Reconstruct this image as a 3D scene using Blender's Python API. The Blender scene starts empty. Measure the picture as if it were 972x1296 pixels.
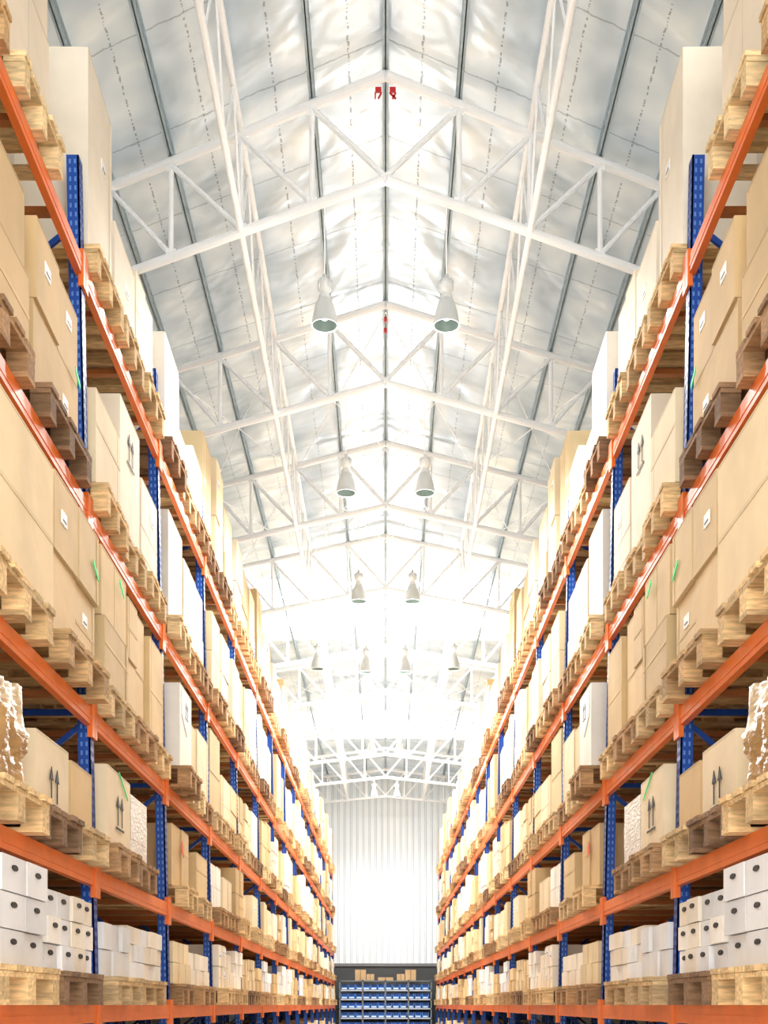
import bpy, math, random
from mathutils import Vector, noise

F=1555.0; HC=1.7; LEAN=0.02; X0=1.97; T=0.51; S=0.02; H=9.08; HB=8.06
D0=12.0; DT=3.93; WALL_Y=49.6
sc=bpy.context.scene
def lin(c):
    return tuple(((v/255)/12.92 if v/255<=0.04045 else ((v/255+0.055)/1.055)**2.4) for v in c)
def jit(c,a,rng):
    k=1+rng.uniform(-a,a); return tuple(max(0,min(1,v*k)) for v in c)

# ---------------------------------------------------------------- builder
class MB:
    def __init__(s): s.v=[];s.f=[];s.c=[]
    def box(s,x0,x1,y0,y1,z0,z1,col,rot=0.0):
        b=len(s.v); cx=(x0+x1)/2; cy=(y0+y1)/2; ca=math.cos(rot); sa=math.sin(rot)
        for z in (z0,z1):
            for (x,y) in ((x0,y0),(x1,y0),(x1,y1),(x0,y1)):
                dx=x-cx;dy=y-cy
                s.v.append((cx+dx*ca-dy*sa,cy+dx*sa+dy*ca,z))
        for q in ((0,3,2,1),(4,5,6,7),(0,1,5,4),(1,2,6,5),(2,3,7,6),(3,0,4,7)):
            s.f.append(tuple(b+i for i in q)); s.c.append(col)
    def poly_prism(s,pts,off,col):
        b=len(s.v);n=len(pts)
        for p in pts: s.v.append(tuple(p))
        for p in pts: s.v.append((p[0]+off[0],p[1]+off[1],p[2]+off[2]))
        s.f.append(tuple(b+i for i in range(n)));s.c.append(col)
        s.f.append(tuple(b+n+i for i in reversed(range(n))));s.c.append(col)
        for i in range(n):
            j=(i+1)%n
            s.f.append((b+i,b+n+i,b+n+j,b+j));s.c.append(col)
    def bar(s,p,q,w,h,col,up=(0,0,1)):
        p=Vector(p);q=Vector(q);d=(q-p).normalized();u=Vector(up)
        if abs(d.dot(u))>.98:u=Vector((1,0,0))
        a=d.cross(u).normalized()*w/2; c=a.cross(d).normalized()*h/2
        s.poly_prism([p-a-c,p+a-c,p+a+c,p-a+c],q-p,col)
    def tube(s,p,q,r,col,n=10):
        p=Vector(p);q=Vector(q);d=(q-p).normalized();u=Vector((0,0,1))
        if abs(d.dot(u))>.98:u=Vector((1,0,0))
        a=d.cross(u).normalized();c=a.cross(d)
        s.poly_prism([p+(a*math.cos(i*2*math.pi/n)+c*math.sin(i*2*math.pi/n))*r for i in range(n)],q-p,col)
    def lathe(s,cx,cy,prof,col,n=28):
        b=len(s.v)
        for r,z in prof:
            for i in range(n):
                a=i*2*math.pi/n; s.v.append((cx+r*math.cos(a),cy+r*math.sin(a),z))
        for k in range(len(prof)-1):
            for i in range(n):
                j=(i+1)%n
                s.f.append((b+k*n+i,b+k*n+j,b+(k+1)*n+j,b+(k+1)*n+i));s.c.append(col)
    def obj(s,name,mat,mirror=False,parent=None,smooth=False,loc=(0,0,0)):
        me=bpy.data.meshes.new(name)
        if mirror:
            vs=[(-x,y,z) for x,y,z in s.v]; fs=[tuple(reversed(f)) for f in s.f]
        else: vs=s.v; fs=s.f
        me.from_pydata([tuple(v) for v in vs],[],fs)
        ca=me.color_attributes.new('col','FLOAT_COLOR','CORNER')
        buf=[]
        for f,c in zip(fs,s.c):
            buf.extend((c[0],c[1],c[2],1.0)*len(f))
        ca.data.foreach_set('color',buf)
        if smooth:
            me.polygons.foreach_set('use_smooth',[True]*len(me.polygons))
        me.materials.append(mat)
        me.update()
        o=bpy.data.objects.new(name,me); o.location=loc
        sc.collection.objects.link(o)
        if parent:o.parent=parent
        return o
def empty(name):
    o=bpy.data.objects.new(name,None);sc.collection.objects.link(o);return o

# ---------------------------------------------------------------- materials
def mat(name,rough=.6,metal=0,nscale=6,namt=.12,bump=.1,bscale=40,stretch=(1,1,1),spec=.4):
    m=bpy.data.materials.new(name);m.use_nodes=True;nt=m.node_tree;N=nt.nodes;L=nt.links
    bs=N['Principled BSDF'];bs.inputs['Roughness'].default_value=rough;bs.inputs['Metallic'].default_value=metal
    bs.inputs['Specular IOR Level'].default_value=spec
    at=N.new('ShaderNodeAttribute');at.attribute_name='col'
    tc=N.new('ShaderNodeTexCoord');mp=N.new('ShaderNodeMapping');mp.inputs['Scale'].default_value=stretch
    L.new(tc.outputs['Object'],mp.inputs['Vector'])
    no=N.new('ShaderNodeTexNoise');no.inputs['Scale'].default_value=nscale;no.inputs['Detail'].default_value=5
    L.new(mp.outputs[0],no.inputs['Vector'])
    mr=N.new('ShaderNodeMapRange');mr.inputs[1].default_value=.3;mr.inputs[2].default_value=.7
    mr.inputs[3].default_value=1-namt;mr.inputs[4].default_value=1+namt
    L.new(no.outputs['Fac'],mr.inputs[0])
    mx=N.new('ShaderNodeVectorMath');mx.operation='SCALE'
    L.new(at.outputs['Color'],mx.inputs[0]);L.new(mr.outputs[0],mx.inputs['Scale'])
    L.new(mx.outputs[0],bs.inputs['Base Color'])
    if bump:
        n2=N.new('ShaderNodeTexNoise');n2.inputs['Scale'].default_value=bscale
        L.new(mp.outputs[0],n2.inputs['Vector'])
        bp=N.new('ShaderNodeBump');bp.inputs['Strength'].default_value=bump;bp.inputs['Distance'].default_value=.02
        L.new(n2.outputs['Fac'],bp.inputs['Height']);L.new(bp.outputs[0],bs.inputs['Normal'])
    return m
M_card=mat('cardboard',.75,0,1.8,.1,.35,5,spec=.25)
M_wood=mat('pallet_wood',.8,0,9,.3,.3,60,(1,4,6),spec=.2)
M_rack=mat('painted_steel',.42,0,5,.08,0)
M_white=mat('white_painted_steel',.4,0,4,.03,0)
M_galv=mat('galvanised_steel',.5,0,8,.12,0)
M_mark=mat('print_and_hole_shade',.6,0,5,.05,0)
M_wrap=mat('stretch_wrap_paper',.35,0,7,.15,.5,16,(1,1,2.5),spec=.6)
M_alu=mat('spun_aluminium',.3,.15,5,.05,0)
M_wall=mat('white_wall_sheet',.5,0,.6,.03,0)
M_plast=mat('blue_plastic',.4,0,5,.05,0)
M_conc=mat('concrete',.45,0,1.2,.12,.05,30)

def roof_mat():
    m=bpy.data.materials.new('silver_insulation_foil');m.use_nodes=True;nt=m.node_tree;N=nt.nodes;L=nt.links
    out=N['Material Output'];bs=N['Principled BSDF']
    geo=N.new('ShaderNodeNewGeometry');sep=N.new('ShaderNodeSeparateXYZ');L.new(geo.outputs['Position'],sep.inputs[0])
    def math_(op,a,b=None):
        n=N.new('ShaderNodeMath');n.operation=op
        for i,v in enumerate((a,b)):
            if v is None:continue
            if isinstance(v,(int,float)):n.inputs[i].default_value=v
            else:L.new(v,n.inputs[i])
        return n.outputs[0]
    ax=math_('ABSOLUTE',sep.outputs['X'])
    yy=math_('SUBTRACT',sep.outputs['Y'],math_('MULTIPLY',ax,T))
    comb=N.new('ShaderNodeCombineXYZ');L.new(ax,comb.inputs[0]);L.new(yy,comb.inputs[1])
    def noise_(scale,detail,sx,sy,dist=0):
        mp=N.new('ShaderNodeMapping');mp.inputs['Scale'].default_value=(sx,sy,1);L.new(comb.outputs[0],mp.inputs[0])
        n=N.new('ShaderNodeTexNoise');n.inputs['Scale'].default_value=scale;n.inputs['Detail'].default_value=detail
        n.inputs['Distortion'].default_value=dist
        L.new(mp.outputs[0],n.inputs['Vector']);return n.outputs['Fac']
    big=noise_(.9,2,1.3,.8,.3); streak=noise_(1.3,2,1.0,1.3,.3); fine=noise_(9,3,1,1,.5)
    r=N.new('ShaderNodeValToRGB');e=r.color_ramp.elements
    e[0].position=.35;e[0].color=(*lin((156,163,166)),1);e[1].position=.66;e[1].color=(*lin((212,211,204)),1)  # mottled foil tone, with its soft sheen patches painted into the colour
    x=e.new(.5);x.color=(*lin((184,188,188)),1)
    mixf=math_('ADD',math_('MULTIPLY',big,.6),math_('MULTIPLY',streak,.4));L.new(mixf,r.inputs[0])
    fr=math_('FRACT',math_('ADD',math_('MULTIPLY',math_('ADD',yy,math_('MULTIPLY',fine,.06)),1/1.31),100.0));ln=math_('LESS_THAN',fr,.014)
    fx=math_('ABSOLUTE',math_('SUBTRACT',math_('FRACT',math_('ADD',math_('MULTIPLY',ax,1/.76),math_('MULTIPLY',noise_(8,2,1,1),.05))),.5));lx=math_('LESS_THAN',fx,.012)
    dash=math_('GREATER_THAN',noise_(16,2,.4,1.5),.5)
    ll=math_('MAXIMUM',math_('MULTIPLY',ln,.7),math_('MULTIPLY',lx,dash))
    mx=N.new('ShaderNodeMix');mx.data_type='RGBA';L.new(math_('MULTIPLY',ll,.6),mx.inputs[0])
    L.new(r.outputs[0],mx.inputs[6]);mx.inputs[7].default_value=(*lin((80,82,82)),1)
    L.new(mx.outputs[2],bs.inputs['Base Color'])
    bs.inputs['Roughness'].default_value=.33;bs.inputs['Metallic'].default_value=.55
    hh=math_('ADD',streak,math_('MULTIPLY',fine,.03))
    bp=N.new('ShaderNodeBump');bp.inputs['Strength'].default_value=.65;bp.inputs['Distance'].default_value=.11
    L.new(hh,bp.inputs['Height']);L.new(bp.outputs[0],bs.inputs['Normal'])
    tr=N.new('ShaderNodeBsdfTranslucent');L.new(mx.outputs[2],tr.inputs[0])
    ms=N.new('ShaderNodeMixShader');ms.inputs[0].default_value=.13
    L.new(bs.outputs[0],ms.inputs[1]);L.new(tr.outputs[0],ms.inputs[2]);L.new(ms.outputs[0],out.inputs[0])
    return m
M_roof=roof_mat()
def emis(name,col,st):
    m=bpy.data.materials.new(name);m.use_nodes=True;b=m.node_tree.nodes['Principled BSDF']
    b.inputs['Base Color'].default_value=(*col,1);b.inputs['Emission Color'].default_value=(*col,1)
    b.inputs['Emission Strength'].default_value=st;return m
M_sky=emis('skylight_glazing',(.98,.99,1),11.0)
M_bulb=emis('lamp_glass',(.85,.95,.9),.8)

KRAFT=[lin(c) for c in ((221,193,146),(228,204,160),(208,178,130),(236,216,180),(214,186,138),(231,209,168))]
PALE=[lin(c) for c in ((241,230,210),(245,238,225),(237,223,200))]
WHITEC=[lin(c) for c in ((238,237,235),(230,229,227),(242,242,241))]
ORANGE=lin((234,116,46)); BLUE=lin((24,74,164)); BLUEL=lin((95,140,210)); INK_AND_HOLE=(.02,.018,.015)
WOODS=[lin(c) for c in ((220,186,134),(200,164,116),(164,128,90),(232,204,154),(136,106,78),(206,176,130),(180,142,100))]

# ---------------------------------------------------------------- racks
LV={'A':5.08,'B':3.43,'C':2.02,'D':.93,'E':0.0}
PH=.2
def xl(z): return X0+LEAN*z
frames=[8.4+2.8*n for n in range(-2,15)]
uprights=MB();beams=MB();pal=MB();cart=MB();marks=MB();wraps=MB()
def rack_frame(y,near):
    zt=5.06+.72
    for dx in (0,1.0):
        b=uprights
        x0=xl(-HC)+dx; x1=xl(zt)+dx
        def post(xa,xb,ya,yb,col):
            pts=[(x0+xa,y+ya,0),(x0+xb,y+ya,0),(x0+xb,y+yb,0),(x0+xa,y+yb,0)]
            b.poly_prism(pts,(x1-x0,0,zt+HC),col)
        post(0,.012,-.05,.05,BLUE); post(0,.085,-.05,-.038,BLUE); post(0,.085,.038,.05,BLUE)
        b.box(x0-.02,x0+.1,y-.07,y+.07,0,.012,BLUE)
        if near:
            z=.1
            while z<zt+HC-.05:
                xx=x0+(x1-x0)*z/(zt+HC)
                for k in (.02,.055):
                    b.box(xx+k,xx+k+.013,y-.052,y-.0495,z,z+.03,BLUEL)
                for k in (-.03,.017):
                    b.box(xx-.002,xx+.004,y+k,y+k+.013,z,z+.03,lin((10,36,90)))
                z+=.06
    z=.3;k=0
    while z<zt+HC-.9:
        xa=xl(z-HC)+.04;xb=xl(z-HC)+1.04
        b=uprights
        b.bar((xa,y,z),(xb,y,z+.0),.03,.04,BLUE)
        if k%2==0:b.bar((xa,y,z),(xb,y,z+.8),.03,.035,BLUE)
        else:b.bar((xb,y,z),(xa,y,z+.8),.03,.035,BLUE)
        z+=.85;k+=1
for i,y in enumerate(frames): rack_frame(y,y<20)
for k in range(len(frames)-1):
    ya,yb=frames[k]+.05,frames[k+1]-.05
    for n,z in LV.items():
        x=xl(z);zz=z+HC
        for dx in (0,1.0):
            xo=x+dx+(0 if dx==0 else .05)
            beams.box(xo-.012,xo+.035,ya,yb,zz-.12,zz,ORANGE)
            beams.box(xo-.016,xo-.010,ya,yb,zz-.085,zz-.06,ORANGE)
            beams.box(xo-.024,xo+.012,ya-.045,ya+.02,zz-.2,zz+.05,ORANGE)
            beams.box(xo-.024,xo+.012,yb-.02,yb+.045,zz-.2,zz+.05,ORANGE)
        for t in (.2,.5,.8):
            y=ya+(yb-ya)*t
            beams.box(x,x+1.05,y-.03,y+.03,zz-.06,zz-.02,lin((170,105,55)))
def pallet(x,y,z,rng,L=.78,W=1.12):
    c=rng.choice(WOODS);r=rng.uniform(-.025,.025);s=PH/.144;cx,cy=x+W/2,y+L/2
    ca,sa=math.cos(r),math.sin(r)
    def bx(x0,x1,y0,y1,z0,z1):
        mx,my=(x0+x1)/2-cx,(y0+y1)/2-cy
        nx,ny=cx+mx*ca-my*sa,cy+mx*sa+my*ca
        hx,hy=(x1-x0)/2,(y1-y0)/2
        pal.box(nx-hx,nx+hx,ny-hy,ny+hy,z0,z1,jit(c,.25,rng),r)
    bw=L*.14
    for yc in (bw/2,L/2,L-bw/2):
        bx(x,x+W,y+yc-bw/2,y+yc+bw/2,z,z+.02*s)
        for xc in (.06,W/2,W-.06):
            bx(x+xc-.06,x+xc+.06,y+yc-bw*.45,y+yc+bw*.45,z+.02*s,z+.1*s)
    for xc in (.06,W/2,W-.06): bx(x+xc-.06,x+xc+.06,y,y+L,z+.1*s,z+.12*s)
    n=5
    for i in range(n):
        w=L/n*.76 ; yc=y+w/2+(L-w)*i/(n-1)
        bx(x-rng.uniform(0,.02),x+W,yc-w/2,yc+w/2,z+.122*s,z+.144*s)
def arrows(x,y,z,s):
    for k in (-.5,.5):
        yc=y+k*s*.55
        marks.box(x-.003,x+.001,yc-.03*s,yc+.03*s,z,z+.6*s,INK_AND_HOLE)
        marks.poly_prism([(x-.003,yc-.17*s,z+.55*s),(x-.003,yc+.17*s,z+.55*s),(x-.003,yc,z+.9*s)],(.004,0,0),INK_AND_HOLE)
    marks.box(x-.003,x+.001,y-.55*s,y+.55*s,z-.12*s,z-.06*s,INK_AND_HOLE)
def arrows_end(x,y,z,s):
    for k in (-.5,.5):
        xc=x+k*s*.55
        marks.box(xc-.03*s,xc+.03*s,y-.003,y+.001,z,z+.6*s,INK_AND_HOLE)
        marks.poly_prism([(xc-.15*s,y-.003,z+.55*s),(xc+.15*s,y-.003,z+.55*s),(xc,y-.003,z+.9*s)],(0,.004,0),INK_AND_HOLE)
def wrapped(x,y0,y1,z,h,rng,depth=1.0):
    # stretch wrapped load: soft cornered stack with slightly bulging bands
    c=rng.choice([lin((232,226,214)),lin((222,212,194)),lin((236,233,228))])
    n=max(3,int(h/.14));hh=h/n
    for i in range(n):
        o=rng.uniform(0,.018);k=.05
        xa,xb,ya,yb=x+o,x+depth-o,y0+o,y1-o
        za=z+i*hh
        wraps.poly_prism([(xa+k,ya,za),(xb-k,ya,za),(xb,ya+k,za),(xb,yb-k,za),(xb-k,yb,za),(xa+k,yb,za),(xa,yb-k,za),(xa,ya+k,za)],(0,0,hh-.001),jit(c,.06,rng))
def load(x,y0,y1,z,h,rng,ny=1,nz=1,cols=KRAFT,hole=False,mark=0,same=True,depth=1.05,sticker=None,nx=1):
    c0=rng.choice(cols);w=(y1-y0)/ny;hh=h/nz;dd=depth/nx
    for ix in range(nx):
      for i in range(ny):
        for j in range(nz):
            c=jit(c0 if same else rng.choice(cols),.08,rng);g=.006
            ox=rng.uniform(0,.035) if nz*ny>1 else 0
            a=rng.uniform(-.015,.015)
            xa=x+ix*dd+ox;ya=y0+i*w+g;yb=y0+(i+1)*w-g;za=z+j*hh+.002;zb=z+(j+1)*hh-.004
            cart.box(xa,xa+dd-g,ya,yb,za,zb,c,a)
            if ix==0:
                if y0<26 and hh>.25:
                    cart.box(xa-.0015,xa+.02,ya+.02,yb-.02,zb-.012,zb+.0015,jit(tuple(v*.8 for v in c),.02,rng),a)
                    cart.box(xa+dd*.48,xa+dd*.54,ya-.003,ya+.01,za+.01,zb-.002,tuple(v*.85 for v in c),a)
                    if not mark:
                        if rng.random()<.45:
                            q=ya+(yb-ya)*rng.choice((.12,.5,.88));cart.box(xa-.002,xa+.01,q-.003,q+.003,za,zb,tuple(v*.72 for v in c),0)
                        if rng.random()<.25:
                            q=za+hh*rng.choice((.45,.5,.62));cart.box(xa-.003,xa+.01,ya+.01,yb-.01,q-.012,q+.012,tuple(min(1,v*1.1) for v in c) if rng.random()<.5 else tuple(v*.87 for v in c),a)
                        if rng.random()<.25:
                            q=ya+(yb-ya)*rng.uniform(.15,.6);r_=za+hh*rng.uniform(.3,.6)
                            marks.box(xa-.006,xa+.004,q,q+.12,r_,r_+.08,lin((240,240,236)));marks.box(xa-.008,xa+.003,q+.02,q+.1,r_+.02,r_+.03,INK_AND_HOLE)
                if hole:
                    yc=(ya+yb)/2;zc=za+hh*.66
                    marks.poly_prism([(xa-.006,yc+math.cos(t)*min(.05,w*.2),zc+math.sin(t)*.016) for t in [q*math.pi/6 for q in range(12)]],(.006,0,0),INK_AND_HOLE)  # dark plates paint the shade inside the carton handholes
                    xc=xa+.2
                    marks.poly_prism([(xc+math.cos(t)*.05,ya-.006,zc+math.sin(t)*.016) for t in [q*math.pi/6 for q in range(12)]],(0,.004,0),INK_AND_HOLE)
    if mark: arrows(x-.008,(y0+y1)/2+.0,z+h-.42*mark-.05,.3*mark);arrows_end(x+.28,y0-.0,z+h-.42*mark-.05,.3*mark)
    if sticker:
        col,sy,sz,w_,h_=sticker
        ya=y0+sy;za=z+sz
        marks.poly_prism([(x-.008,ya,za+w_*.5),(x-.008,ya+w_,za),(x-.008,ya+w_,za+h_),(x-.008,ya,za+w_*.5+h_)],(.006,0,0),col)
GREEN=lin((40,225,120));RED=lin((235,110,70));LBL=lin((235,238,236))
rng=random.Random(7)
def put(level,y0,y1,h,p=0.0,ny=1,nz=1,cols=KRAFT,pl=True,wrap=False,**k):
    z=LV[level]+HC; x=xl(LV[level])-p
    if pl:
        L=.78 if (y1-y0)<1.0 else 1.0
        yc=(y0+y1)/2
        pallet(x-.05-rng.uniform(0,.05),yc-L/2,z,rng,L)
    if wrap: wrapped(x,y0,y1,z+PH,h,rng)
    else: load(x,y0,y1,z+PH,h,rng,ny,nz,cols,**k)
put('A',5.75,6.6,1.3,.0,1,1,PALE)
put('A',6.75,7.62,1.35,.0,1,2,PALE)
put('A',8.52,9.32,1.38,.0,1,1,PALE)
put('A',9.4,10.15,.73,.0,1,1,PALE)
put('A',10.25,11.0,.86,.02,2,1,PALE)
put('A',11.4,12.2,.98,.02,1,1,PALE)
put('A',12.3,13.1,.5,.0,1,1,PALE,mark=.9)
put('A',13.15,13.9,.72,.0,1,1,PALE)
put('B',5.75,6.95,.96,.02,1,2,KRAFT[:4],sticker=(RED,.35,.66,.3,.09))
put('B',7.12,8.2,.96,.01,2,2,KRAFT[:4],sticker=(GREEN,.9,.45,.12,.03))
put('B',8.52,9.3,.66,.03,1,1,KRAFT[3:])
put('B',9.4,10.2,1.06,.0,1,1,PALE,mark=.8)
put('B',10.3,11.0,.8,.0,1,2,PALE)
put('B',11.4,12.2,.98,.02,1,1,PALE)
put('B',12.3,13.1,.85,.02,2,1,PALE)
put('B',13.2,13.9,.93,.0,1,2,PALE)
put('C',5.75,7.1,.88,.09,1,1,KRAFT[:2])
put('C',7.2,8.3,.93,.08,2,2,KRAFT[:4],sticker=(GREEN,.9,.62,.14,.03))
put('C',8.5,9.35,.98,.06,1,2,KRAFT[3:],sticker=(GREEN,.5,.8,.14,.03))
put('C',9.45,10.2,.93,.03,2,2,KRAFT)
put('C',10.3,10.95,.88,.03,1,1,KRAFT)
put('C',11.4,12.1,.78,.1,1,1,PALE,mark=.5,sticker=(LBL,.1,.35,.3,.25))
put('C',12.3,13.0,.68,.0,1,1,KRAFT[:3])
put('C',13.1,13.9,.73,.0,1,1,KRAFT)
put('D',6.85,7.55,.42,.04,1,1,KRAFT,mark=.75)
put('D',7.65,8.2,.4,.03,1,1,KRAFT)
put('D',8.52,9.35,.55,.05,1,1,KRAFT[3:],mark=.8,sticker=(GREEN,.4,.4,.3,.012))
put('D',9.55,10.3,.52,.0,wrap=True)
put('D',11.5,12.4,.58,.02,2,1,KRAFT,sticker=(RED,.35,.3,.1,.1))
put('D',12.9,13.7,.48,.0,1,1,KRAFT)
put('E',5.75,6.95,.57,.06,3,3,WHITEC,hole=True,nx=2)
put('E',7.05,8.2,.48,.04,4,3,WHITEC+PALE,hole=True,nx=2,same=False)
put('E',8.5,9.35,.38,.03,3,2,WHITEC+PALE)
put('E',9.45,10.9,.42,.0,5,3,PALE+WHITEC[:1],same=False)
put('E',11.4,12.3,.40,.02,3,2,PALE+KRAFT)
put('E',12.5,13.8,.34,.0,4,2,PALE)
pallet(xl(LV['D'])-.14,5.75,LV['D']+HC,rng,1.0)
maxh={'A':1.45,'B':1.25,'C':.98,'D':.68,'E':.55}
for k in range(len(frames)-1):
    ya,yb=frames[k],frames[k+1]
    for n in 'ABCDE':
        if 5.5<ya<13: continue
        if n in 'E' : cs=PALE+WHITEC+KRAFT
        elif n in 'AB': cs=PALE+KRAFT
        else: cs=KRAFT+PALE
        for s in range(3):
            y=ya+.13+s*.89+rng.uniform(-.02,.02)
            if rng.random()<.04:continue
            h=maxh[n]*rng.uniform(.6,1.0)
            t=rng.random()
            if n=='E':ny,nz=rng.choice(((3,3),(2,2),(3,2),(4,3)))
            elif n=='D':ny,nz=rng.choice(((1,1),(2,1),(2,2),(1,2),(3,2)))
            elif t<.3:ny,nz=1,1
            elif t<.6:ny,nz=1,2
            else:ny,nz=2,rng.choice((1,2,3))
            put(n,y,y+rng.uniform(.68,.8),h,rng.uniform(-.03,.07),ny,nz,cs,mark=(.6 if rng.random()<.2 and nz==1 and ny==1 else 0),wrap=rng.random()<.13)
    for s in range(3):
        y=ya+.12+s*.89;x=xl(-HC)
        pallet(x-.03,y,0.0,rng); load(x,y+.02,y+.76,PH,rng.uniform(.7,1.1),rng,1,2,KRAFT)

def bundle(side):
    import bmesh
    bm=bmesh.new();bmesh.ops.create_cube(bm,size=1)
    bmesh.ops.subdivide_edges(bm,edges=bm.edges[:],cuts=36,use_grid_fill=True)
    for v in bm.verts:
        p=v.co.copy();q=p.copy();n=q.normalized()*.62
        q=q*.86+n*.14
        a=noise.noise(p*2.4+Vector((3,1,7)))
        b=abs(noise.noise(Vector((p.x*9,p.y*9,p.z*4))+Vector((9,2,4))))+.6*abs(noise.noise(Vector((p.x*20,p.y*20,p.z*12))))
        q+=q.normalized()*(a*.05-b*.05)
        if p.z>.42:
            q.z+=max(0,noise.noise(Vector((p.x*5,p.y*5,3.3))))*.25
        q.z=max(q.z,-.5)
        v.co=Vector((side*q.x*.95,q.y*.85,q.z*.52))
    if side<0: bmesh.ops.reverse_faces(bm,faces=bm.faces[:])
    me=bpy.data.meshes.new('plastic_wrapped_bundle');bm.to_mesh(me);bm.free()
    ca=me.color_attributes.new('col','FLOAT_COLOR','CORNER')
    buf=[]
    for p in me.polygons:
        c=me.vertices[p.vertices[0]].co
        t=noise.noise(Vector((abs(c.x)*3,c.y*3,c.z*9)))
        k=max(0,min(1,(t+.25)/.5));A_=lin((176,138,88));B_=lin((222,200,162))
        col=tuple(A_[i]*(1-k)+B_[i]*k for i in range(3))
        buf.extend((*col,1)*len(p.vertices))
    ca.data.foreach_set('color',buf)
    me.polygons.foreach_set('use_smooth',[True]*len(me.polygons));me.materials.append(M_wrap)
    o=bpy.data.objects.new('wrapped_sack_bundle',me);sc.collection.objects.link(o)
    z=LV['D']+HC+PH
    o.location=(side*(xl(LV['D'])-.12+.5),6.1,z+.26)
    return o
for side in (-1,1):
    mir=side<0
    r=empty('pallet_rack')
    uprights.obj('upright_frames',M_rack,mir,r);beams.obj('load_beams',M_rack,mir,r)
    g=empty('palletised_cartons')
    cart.obj('cartons',M_card,mir,g);marks.obj('carton_prints_labels_holes',M_mark,mir,g)
    pal.obj('wooden_pallets',M_wood,mir,g);wraps.obj('stretch_wrapped_loads',M_wrap,mir,g)
    bb=bundle(side)
    r2=empty('pallet_rack');g2=empty('palletised_cartons')
    for o in list(r.children):
        n=bpy.data.objects.new(o.name,o.data);sc.collection.objects.link(n);n.parent=r2
    for o in list(g.children):
        n=bpy.data.objects.new(o.name,o.data);sc.collection.objects.link(n);n.parent=g2
    bb.parent=g
    r2.location=(side*1.32,0,0);g2.location=(side*1.32,0,0)

# ---------------------------------------------------------------- roof
WH=lin((254,254,254))
def tp(x,z,n):
    return Vector((x,D0+DT*n+T*abs(x),z+HC-S*abs(x)))
nodes=[0,.74,1.50,2.30,3.04,3.8,4.56,5.32,6.0]
NT=range(-2,10)
for n in NT:
    b=MB()
    for s in (-1,1):
        b.tube(tp(0,H,n),tp(6.0*s,H,n),.05,WH);b.tube(tp(0,HB,n),tp(6.0*s,HB,n),.05,WH)
        for i,x in enumerate(nodes):
            if i>0:b.tube(tp(x*s,H,n),tp(x*s,HB,n),.028,WH,8)
            if i<len(nodes)-1:
                b.tube(tp(nodes[i+1]*s,H-.03,n),tp(x*s,HB+.03,n),.028,WH,8)
        for x in nodes[1:]:
            for hz in (H-.05,HB+.05):
                p=tp(x*s,hz,n);b.box(p.x-.05,p.x+.05,p.y-.012,p.y+.012,p.z-.04,p.z+.04,WH)
        if n in (0,1):
            p=tp(.07*s,H-.17,n);R_=lin((200,40,40))
            if n==0:
                b.box(p.x-.03,p.x+.03,p.y-.05,p.y-.03,p.z+.0,p.z+.05,R_)
                b.bar((p.x-.03,p.y-.04,p.z+.0),(p.x+.03*s,p.y-.04,p.z-.06),.015,.015,R_)
                b.bar((p.x+.03,p.y-.04,p.z+.0),(p.x-.0*s,p.y-.04,p.z-.06),.015,.015,R_)
            elif s>0:
                b.box(-.018,.018,p.y-.06,p.y-.03,p.z-.06,p.z+.0,R_);b.box(-.018,.018,p.y-.06,p.y-.03,p.z-.2,p.z-.14,R_)
    b.obj('roof_truss',M_white)
for s in (-1,1):
    b=MB();x=1.5*s
    for n in range(-2,9):
        b.tube(tp(x,H+.02,n),tp(x,H+.02,n+1),.035,WH);b.tube(tp(x,HB,n),tp(x,HB,n+1),.035,WH)
        for k in range(3):
            a=n+k/3
            b.tube(tp(x,HB,a),tp(x,H,a+1/6),.014,WH,6);b.tube(tp(x,H,a+1/6),tp(x,HB,a+1/3),.014,WH,6)
    b.obj('longitudinal_lattice_girder',M_white)
G=lin((165,180,186))
for i,x in enumerate([0,.74,2.3,3.04,3.8,4.56,5.32]):
    for s in ((-1,1) if x else (1,)):
        b=MB();z0=H+HC-S*x+.05
        ya,yb=-1,WALL_Y-.02
        b.box(x*s-.03,x*s+.03,ya,yb,z0,z0+.008,G);b.box(x*s-.006,x*s+.006,ya,yb,z0,z0+.12,G);b.box(x*s-.03,x*s+.03,ya,yb,z0+.112,z0+.12,G)
        b.obj('roof_purlin',M_galv)
b=MB()
for n in (1,2,3,5):
    for s in (-1,1):
        b.tube(tp(0,H-.1,n),tp(1.5*s,H-.1,n+1),.007,WH,5);b.tube(tp(1.5*s,H-.1,n),tp(0,H-.1,n+1),.007,WH,5)
        b.tube(tp(1.5*s,H-.1,n),tp(3.04*s,H-.1,n+1),.007,WH,5);b.tube(tp(3.04*s,H-.1,n),tp(1.5*s,H-.1,n+1),.007,WH,5)
b.obj('wind_bracing_rods',M_white)
zr=lambda x:H+HC-S*abs(x)+.18
SK=[(26.6,31.0),(38.6,42.6)]
def sheet(name,x0,x1,y0,y1,m,dz=0):
    me=bpy.data.meshes.new(name);me.from_pydata([(x0,y0,zr(x0)+dz),(x1,y0,zr(x1)+dz),(x1,y1,zr(x1)+dz),(x0,y1,zr(x0)+dz)],[],[(0,1,2,3)])
    me.materials.append(m);o=bpy.data.objects.new(name,me);sc.collection.objects.link(o);return o
roof=empty('ceiling')
ys=[-1]+[v for a in SK for v in a]+[WALL_Y]
for s in (-1,1):
    for i in range(0,len(ys)-1,2):
        sheet('roof_sheet',0,3.0*s,ys[i],ys[i+1],M_roof).parent=roof
    sheet('roof_sheet',3.0*s,6.1*s,-1,WALL_Y,M_roof).parent=roof
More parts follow.
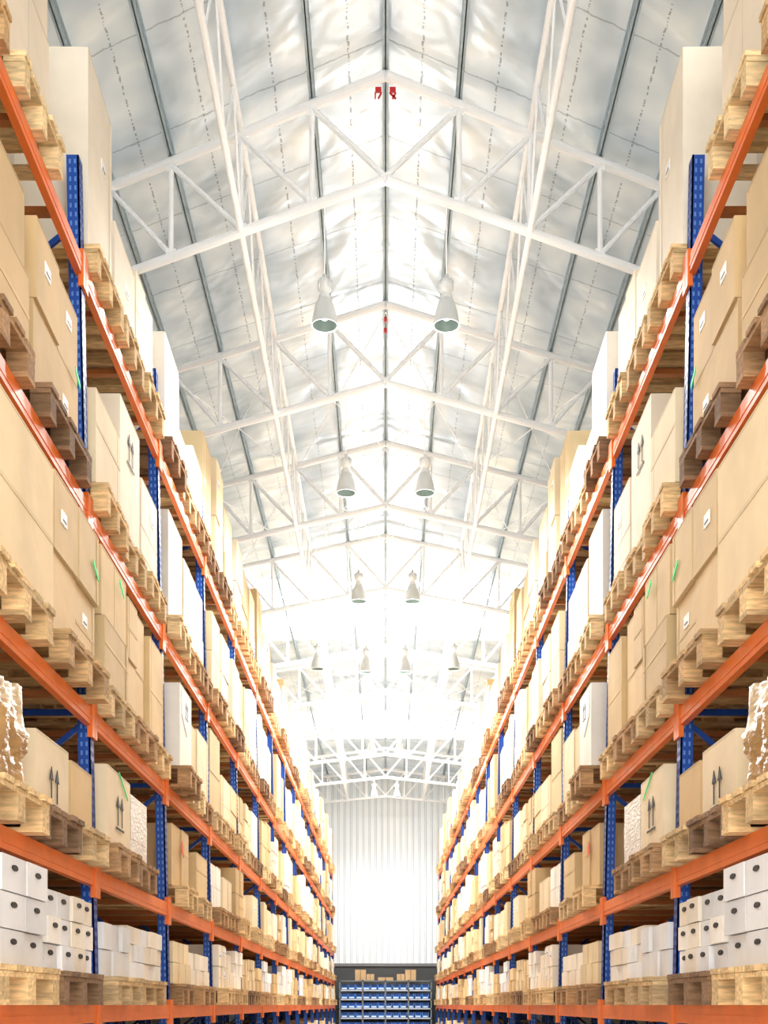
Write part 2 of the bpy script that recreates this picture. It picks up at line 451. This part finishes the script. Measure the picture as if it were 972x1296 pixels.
for i,(a,c) in enumerate(SK):
    for s in (-1,1):
        o=sheet('window_%d'%(i+1),0,3.0*s,a,c,M_sky,.02);o.parent=roof

def lamp(x,n,zrel,r=.13,en=260,up=0):
    e=empty('high_bay_pendant_lamp')
    p=tp(x,HB,n);z=zrel+HC;k=r/.13
    b=MB()
    b.tube((p.x,p.y,z+.24*k),(p.x,p.y,p.z-.045),.008,WH,6)
    b.obj('suspension_cable',M_white,parent=e)
    b=MB();GL=lin((225,227,225))
    b.lathe(p.x,p.y,[(0,z+.26*k),(.02*k,z+.255*k),(.022*k,z+.22*k),(.06*k,z+.2*k),(.066*k,z+.1*k),(.05*k,z+.09*k),(.04*k,z+.06*k),(.06*k,z+.04*k),(.06*k,z+.0)],GL)
    for a in range(8):
        t=a*math.pi/4;b.box(p.x+.066*k*math.cos(t)-.006,p.x+.066*k*math.cos(t)+.006,p.y+.066*k*math.sin(t)-.006,p.y+.066*k*math.sin(t)+.006,z+.1*k,z+.2*k,GL)
    b.obj('ballast_housing',M_white,parent=e,smooth=True)
    b=MB();A=lin((212,215,213))
    b.lathe(p.x,p.y,[(q*k,z+w*k) for q,w in [(.05,.02),(.07,-.0),(.09,-.05),(.108,-.11),(.122,-.18),(.13,-.25),(.134,-.255)]],A,36)
    b.lathe(p.x,p.y,[(q*k,z+w*k) for q,w in [(.134,-.255),(.13,-.26),(.122,-.25)]],lin((235,238,236)),36)
    b.lathe(p.x,p.y,[(q*k,z+w*k) for q,w in [(.122,-.25),(.114,-.18),(.1,-.11),(.08,-.05),(.05,.0),(.0,.0)]],lin((110,122,114)),36)
    b.obj('bell_reflector',M_alu,parent=e,smooth=True)
    b=MB();b.lathe(p.x,p.y,[(.001,z-.2*k),(.03*k,z-.19*k),(.045*k,z-.12*k),(.03*k,z-.04*k),(.02*k,z)],WH,16)
    b.obj('bulb',M_bulb,parent=e,smooth=True)
    l=bpy.data.lights.new('lamp_light','SPOT');l.energy=en;l.spot_size=math.radians(168);l.spot_blend=.4;l.shadow_soft_size=.08;l.color=(1,.99,.97)
    lo=bpy.data.objects.new('lamp_light',l);lo.location=(p.x,p.y,z-.3*k);sc.collection.objects.link(lo);lo.parent=e
    if up:
        l=bpy.data.lights.new('added_uplight','POINT');l.energy=up;l.shadow_soft_size=.12;l.color=(.98,.99,1)  # unseen fill light added below the pendant to brighten trusses and roof
        lo=bpy.data.objects.new('added_uplight',l);lo.location=(p.x,p.y,z-.75*k);sc.collection.objects.link(lo);lo.parent=e
for s in (-1,1):
    for n,x,zz,en,up in ((0,.61,7.06,220,24),(1,.52,7.0,220,24),(2,.44,6.85,230,34),(3,.38,6.75,240,60),(4,.38,7.4,260,80),(6,.4,7.6,320,90),(8,.4,7.65,330,20)):  # rearmost pendants are unseen ones, added to brighten the far end
        lamp(x*s,n,zz,en=en,up=up)
    lamp(1.36*s,3,6.95,en=60)

# ---------------------------------------------------------------- shell
def slab(name,x0,x1,y0,y1,z0,z1,c,m):
    b=MB();b.box(x0,x1,y0,y1,z0,z1,c);return b.obj(name,m)
slab('floor',-6.2,6.2,-6,WALL_Y+.2,-.1,0,lin([202,203,203]),M_conc)
slab('wall_left',-6.25,-6.1,-1,WALL_Y+.2,0,H+HC+.2,lin((225,226,226)),M_wall)
slab('wall_right',6.1,6.25,-1,WALL_Y+.2,0,H+HC+.2,lin((225,226,226)),M_wall)
b=MB();x=-6.1;zb=HC+1.68
WC=lin((244,248,250))
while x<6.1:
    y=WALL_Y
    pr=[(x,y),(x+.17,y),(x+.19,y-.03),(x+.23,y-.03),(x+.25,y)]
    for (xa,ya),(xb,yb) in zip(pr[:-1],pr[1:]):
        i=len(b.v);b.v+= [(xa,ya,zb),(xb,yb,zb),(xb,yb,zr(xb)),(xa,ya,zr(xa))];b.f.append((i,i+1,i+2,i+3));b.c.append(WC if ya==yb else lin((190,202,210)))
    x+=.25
b.box(-6.1,6.1,WALL_Y-.08,WALL_Y,zb-.12,zb,lin((120,122,122)))
b.box(-6.1,6.1,WALL_Y+.0,WALL_Y+.1,0,zb,lin((70,72,72)))
b.obj('wall_back',M_wall)
e=empty('bin_shelving');b=MB();y0=48.4;DK=lin((110,114,118))
for x in (-1.8,-.9,0,.9,1.8):
    for y in (y0,y0+.5):b.box(x-.03,x+.03,y-.03,y+.03,0,HC+1.0,DK)
shel=[-1.3,-.9,-.5,-.12,.24,.6,.97]
for z in shel:b.box(-1.83,1.83,y0-.03,y0+.53,HC+z-.05,HC+z,lin((190,196,200)) if z<.9 else DK)
b.obj('shelf_frame',M_rack,parent=e)
b=MB();BB=lin((90,155,235))
for z in shel[:-1]:
    x=-1.75
    while x<1.6:
        w=.26;h=.22;c=jit(BB,.15,rng);zz=HC+z
        b.box(x,x+w,y0-.02,y0+.4,zz,zz+.01,c);b.box(x,x+.01,y0+.06,y0+.4,zz,zz+h,c);b.box(x+w-.01,x+w,y0+.06,y0+.4,zz,zz+h,c)
        b.box(x,x+w,y0-.02,y0,zz,zz+.1,c);b.box(x,x+w,y0+.39,y0+.4,zz,zz+h,c)
        for q in (x,x+w-.01):b.poly_prism([(q,y0-.02,zz),(q,y0+.06,zz),(q,y0+.06,zz+h),(q,y0-.02,zz+.1)],(.01,0,0),c)
        b.box(x+.04,x+w-.04,y0-.024,y0-.02,zz+.03,zz+.07,lin((230,235,240)))
        x+=.29
b.obj('storage_bins',M_plast,parent=e)
b=MB()
for x,w,h in ((-1.2,.42,.42),(.78,.42,.42),(-.75,.3,.25),(.45,.3,.25),(-.3,.6,.12)):
    b.box(x,x+w,y0+.05,y0+.45,HC+.972,HC+.972+h,lin((190,160,120)));b.box(x+w*.45,x+w*.55,y0+.045,y0+.05,HC+.98,HC+.96+h,lin((150,125,90)))
b.obj('top_cartons',M_card,parent=e)

# ---------------------------------------------------------------- world / camera
w=bpy.data.worlds.new('World');sc.world=w;w.use_nodes=True
bg=w.node_tree.nodes['Background'];bg.inputs[0].default_value=(1,.995,.985,1);bg.inputs[1].default_value=3.4
cam=bpy.data.cameras.new('Camera');co=bpy.data.objects.new('Camera',cam);sc.collection.objects.link(co)
co.location=(0,0,HC);co.rotation_euler=(math.pi/2,0,0)
cam.sensor_fit='HORIZONTAL';cam.sensor_width=36;cam.lens=36*F/972;cam.shift_y=(1272-648)/972;cam.shift_x=-.002
cam.clip_end=200
sc.camera=co
sc.view_settings.view_transform='Standard'
sc.view_settings.exposure=0.38
